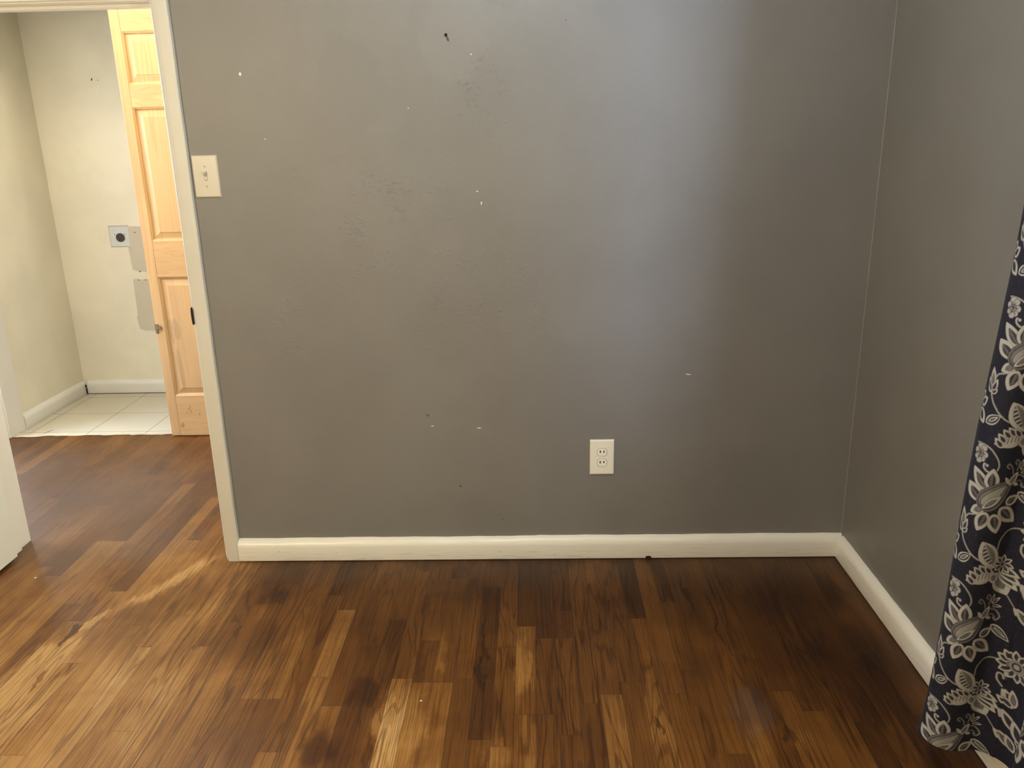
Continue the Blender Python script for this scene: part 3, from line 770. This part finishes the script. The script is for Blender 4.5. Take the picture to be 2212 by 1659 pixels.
        petal((1110, 1560), (1270, 1690), 90, V_, 'dark', 5); petal((1110, 1540), (1300, 1640), 84, V_, 'dark', 5); petal((1110, 1530), (1290, 1575), 76, V_, 'dark', 5)
        petal((1060, 1560), (1060, 1660), 80, V_, 'ribs', 5, 1.1)
        for i in range(8):
            a = i*PI/4+.2; petal((1145+18*math.cos(a), 1490+18*math.sin(a)), (1145+98*math.cos(a), 1490+90*math.sin(a)), 46, V_, 'dark', 4)
        disc((1145, 1490), 30, V_, (.4, .5)); disc((1145, 1490), 11, V_, (0, .1))
        # big bloom
        petal((955, 850), (826, 676), 105, V_, 'scrib'); petal((985, 835), (1003, 655), 120, V_, 'scrib')
        petal((925, 960), (776, 815), 120, V_, 'scrib', 5, 1.1)
        petal((960, 980), (818, 1055), 92, V_, 'ribs', 5, 1.2)
        petal((1130, 955), (1252, 880), 88, V_, 'scrib'); petal((1075, 985), (1222, 1112), 130, V_, 'scrib')
        petal((960, 1030), (882, 1195), 120, V_, 'scrib'); petal((1020, 1040), (1056, 1208), 122, V_, 'scrib')
        # teardrop heart
        for r, w_, col in ((0, 200, (.12, .75)), (1, 168, (0, .1)), (2, 152, (.25, .75)), (3, 96, (0, .1)), (4, 84, (.62, .35))):
            f0 = r*.02
            d, t, n_, L = leafd((890-0+r*6, 1000-r*8), (1185-r*14, 742+r*12), w_, .62, V_)
            if r == 0: over(smooth(d-.0012), 0, 0)
            over(smooth(d), *col)
            if r == 2: over(smooth(d)*(np.mod(t*L, .0026) < .0011)*(d > -.003), 0, .2)
        petal((918, 1002), (1085, 885), 66, V_, 'ribs', 7, 1.0)
        # crown and sprigs
        petal((1150, 790), (1228, 672), 56, V_, 'ribs', 4)
        petal((1150, 780), (1108, 720), 34, V_, None); petal((1190, 775), (1240, 790), 30, V_, None)
        petal((1245, 650), (1275, 565), 30, V_, 'dark', 3); petal((1250, 660), (1330, 600), 34, V_, 'dark', 3); petal((1255, 680), (1340, 680), 30, V_, 'dark', 3)
        stroke([(1180, 690), (1170, 640), (1135, 605), (1118, 630), (1140, 645)], 11, V_, (.35, .6))
        stroke([(1215, 660), (1235, 600), (1215, 570), (1195, 590), (1210, 610)], 11, V_, (.35, .6))
        stroke([(1235, 700), (1290, 720), (1320, 770), (1285, 810), (1262, 785)], 12, V_, (.4, .55))
        stroke([(1200, 765), (1250, 750), (1280, 790)], 9, V_, (.4, .55))
        # right-hand column: round bloom, curl, lotus
        for i in range(12):
            a = i*PI/6; petal((1440+50*math.cos(a), 1170+50*math.sin(a)), (1440+160*math.cos(a), 1170+150*math.sin(a)), 70, V_, 'dark', 4)
        disc((1440, 1170), 62, V_, (.55, .35)); disc((1440, 1170), 40, V_, (0, .3)); disc((1440, 1170), 26, V_, (.8, .1))
        stroke([(1330, 1400), (1290, 1350), (1300, 1290), (1340, 1290), (1345, 1320)], 18, V_, (.8, .1))
        petal((1400, 1560), (1330, 1420), 80, V_, 'dark'); petal((1410, 1560), (1400, 1400), 80, V_, 'ribs'); petal((1400, 1570), (1280, 1500), 70, V_, 'dark')
        petal((1420, 1790), (1290, 1620), 100, V_, 'dark'); petal((1470, 1860), (1400, 1680), 120, V_, 'dark')
        petal((1380, 1960), (1240, 1840), 90, V_, 'scrib'); petal((1400, 1980), (1330, 1850), 90, V_, 'scrib')
    # two passes so motifs crossing the repeat line stay whole
    Vm = np.mod(V+.155, REP)-.155
    cell(Vm); a1, g1 = cream.copy(), grey.copy()
    cream[:] = 0; grey[:] = 0; cell(Vm-REP); a2, g2 = cream.copy(), grey.copy()
    cream[:] = 0; grey[:] = 0; cell(Vm+REP); a3, g3 = cream, grey
    return np.maximum(np.maximum(a1, a2), a3), np.maximum(np.maximum(g1, g2), g3)

def spline(P, n):
    P = np.array(P, float); seg = np.hypot(*(P[1:]-P[:-1]).T); s = np.concatenate([[0], np.cumsum(seg)])
    # Catmull-Rom through the points, sampled densely
    out = []
    for i in range(len(P)-1):
        p0, p1, p2, p3 = P[max(i-1, 0)], P[i], P[i+1], P[min(i+2, len(P)-1)]
        for j in range(30):
            t = j/30
            out.append(.5*(2*p1+(p2-p0)*t+(2*p0-5*p1+4*p2-p3)*t*t+(-p0+3*p1-3*p2+p3)*t**3))
    out.append(P[-1]); return np.array(out)
# plan of the gathered panel at hem height, from its free edge (near the far corner) towards the camera
HEM = [(1.035, 1.668), (.985, 1.668), (.930, 1.655), (.895, 1.632), (.8805, 1.603), (.888, 1.580), (.905, 1.564), (.933, 1.558), (.961, 1.560), (.986, 1.562), (1.005, 1.549),
       (1.020, 1.531), (1.035, 1.505), (1.040, 1.470), (1.030, 1.440), (1.000, 1.425), (.985, 1.405), (.990, 1.380), (1.015, 1.360), (1.035, 1.335), (1.030, 1.300), (1.000, 1.285), (.985, 1.262), (1.0, 1.235), (1.035, 1.22)]
cur = spline(HEM, 0)
sl = np.concatenate([[0], np.cumsum(np.hypot(*(cur[1:]-cur[:-1]).T))])
# arc length where the plan crosses x=.945 on the camera-facing flank = centre line of the big bloom
kk = [i for i in range(len(cur)) if cur[i][1] < 1.57 and cur[i][0] >= .915][0]
sB = sl[kk]
ZT, ZB = 2.14, .075
# fine spacing where the photo shows the cloth, coarse elsewhere
ss = []; s_c = 0
while s_c < sl[-1]:
    ss.append(s_c); s_c += .0010 if sB-.12 < s_c < sB+.42 else .006
ss.append(sl[-1]); ss = np.array(ss)
zs = []; z_c = ZB
while z_c < ZT:
    zs.append(z_c); z_c += .00115 if z_c < 1.33 else .012
zs.append(ZT); zs = np.array(zs)
SX = np.interp(ss, sl, cur[:, 0]); SY = np.interp(ss, sl, cur[:, 1])
S_, Z_ = np.meshgrid(ss, zs); X_ = np.tile(SX, (len(zs), 1)); Y_ = np.tile(SY, (len(zs), 1))
h_ = (Z_-ZB)/(ZT-ZB)
gather = 1-.54*h_**.67                       # folds stand less deep towards the rod
X_ = 1.035+(X_-1.035)*gather*1.0
X_ = X_+.006*np.sin(Z_*5.2+S_*9)*(1-h_)*(X_ < 1.02)
Y_ = Y_+.004*np.sin(Z_*7+S_*12)
Z2 = Z_-.004*np.sin((S_-sB)*40)*np.clip(1-(Z_-ZB)/.02, 0, 1)
Uw = S_-sB; Uw = Uw*np.where(Uw < 0, .92, .84)
Vw = np.interp(Z_, [-.215, .083, .378, .691, .998, 1.303, 2.218], np.array([-.915, -.61, -.305, 0, .305, .61, 1.525]))
# one repeat of the woven pattern worked out on a fine grid, then read off at every point of the cloth
TS = .00055; TU0, TU1 = -.115, .325
gu = np.arange(TU0, TU1, TS); gv = np.arange(0, REP, TS)
tc_, tg_ = weave(*np.meshgrid(gu, gv))
def read(tile, Uq, Vq):
    fu = np.clip((Uq-TU0)/TS, 0, len(gu)-1.001); fv = np.mod(Vq, REP)/REP*len(gv)
    iu = fu.astype(int); iv = fv.astype(int) % len(gv); ju = iu+1; jv = (iv+1) % len(gv); au = fu-iu; av = fv-np.floor(fv)
    return (tile[iv, iu]*(1-au)+tile[iv, ju]*au)*(1-av)+(tile[jv, iu]*(1-au)+tile[jv, ju]*au)*av
def inside(Uq): return (Uq > TU0+.002) & (Uq < TU1-.004)
cr = read(tc_, Uw, Vw)*inside(Uw); gy = read(tg_, Uw, Vw)*inside(Uw)
for n_ in (1, 2, 3):
    Uq = Uw-.212*n_; Vq = Vw+.14*(n_ % 2)
    free = (cr+gy < .02) & (Uw > .085+.212*(n_-1)) & inside(Uq)
    c2 = read(tc_, Uq, Vq); g2 = read(tg_, Uq, Vq)
    cr = np.where(free, c2, cr); gy = np.where(free, g2, gy)
nz, ns = X_.shape
co = np.stack([X_, Y_, Z2], -1).reshape(-1, 3).astype(np.float32)
idx = np.arange(nz*ns).reshape(nz, ns)
quads = np.stack([idx[:-1, :-1], idx[:-1, 1:], idx[1:, 1:], idx[1:, :-1]], -1).reshape(-1, 4)
me = bpy.data.meshes.new('curtain_panel')
me.vertices.add(len(co)); me.vertices.foreach_set('co', co.ravel())
me.loops.add(quads.size); me.loops.foreach_set('vertex_index', quads.ravel().astype(np.int32))
me.polygons.add(len(quads)); me.polygons.foreach_set('loop_start', (np.arange(len(quads))*4).astype(np.int32))
me.polygons.foreach_set('loop_total', np.full(len(quads), 4, np.int32))
me.update(calc_edges=True)
ca = me.color_attributes.new('weave', 'BYTE_COLOR', 'POINT') if False else me.color_attributes.new('weave', 'FLOAT_COLOR', 'POINT')
col = np.ones((len(co), 4), np.float32); col[:, 0] = cr.ravel(); col[:, 1] = gy.ravel(); col[:, 2] = 0
ca.data.foreach_set('color', col.ravel())
uvm = me.uv_layers.new(name='cloth_uv')
uvs = np.stack([S_.ravel(), Z_.ravel()], -1)[quads.ravel()].astype(np.float32)
uvm.data.foreach_set('uv', uvs.ravel())
me.shade_smooth(); me.materials.append(M_CLOTH)
rc = empty('curtain', (1.0, 1.44, 0)); tag(rc, 'navy curtain with woven white floral pattern hanging at the right', 'curtain')
cp = bpy.data.objects.new('curtain_panel', me); COL.objects.link(cp); cp.parent = rc
cp.matrix_parent_inverse = Matrix.Translation(-rc.location)
so = cp.modifiers.new('thickness', 'SOLIDIFY'); so.thickness = .0012; so.offset = 0
bm = bmesh.new(); cyl(bm, (1.025, .75, 2.160), 'y', .010, 2.0, 20)
for y in (-.2, 1.70): box(bm, 1.02, XR, y-.008, y+.008, 2.150, 2.170)
for y in (-.26, 1.76): cyl(bm, (1.025, y, 2.160), 'y', .018, .03, 20)
rod = link('curtain_rod', bm, M_ROD, None, False); tag(rod, 'dark curtain rod above the window', 'curtain rod')
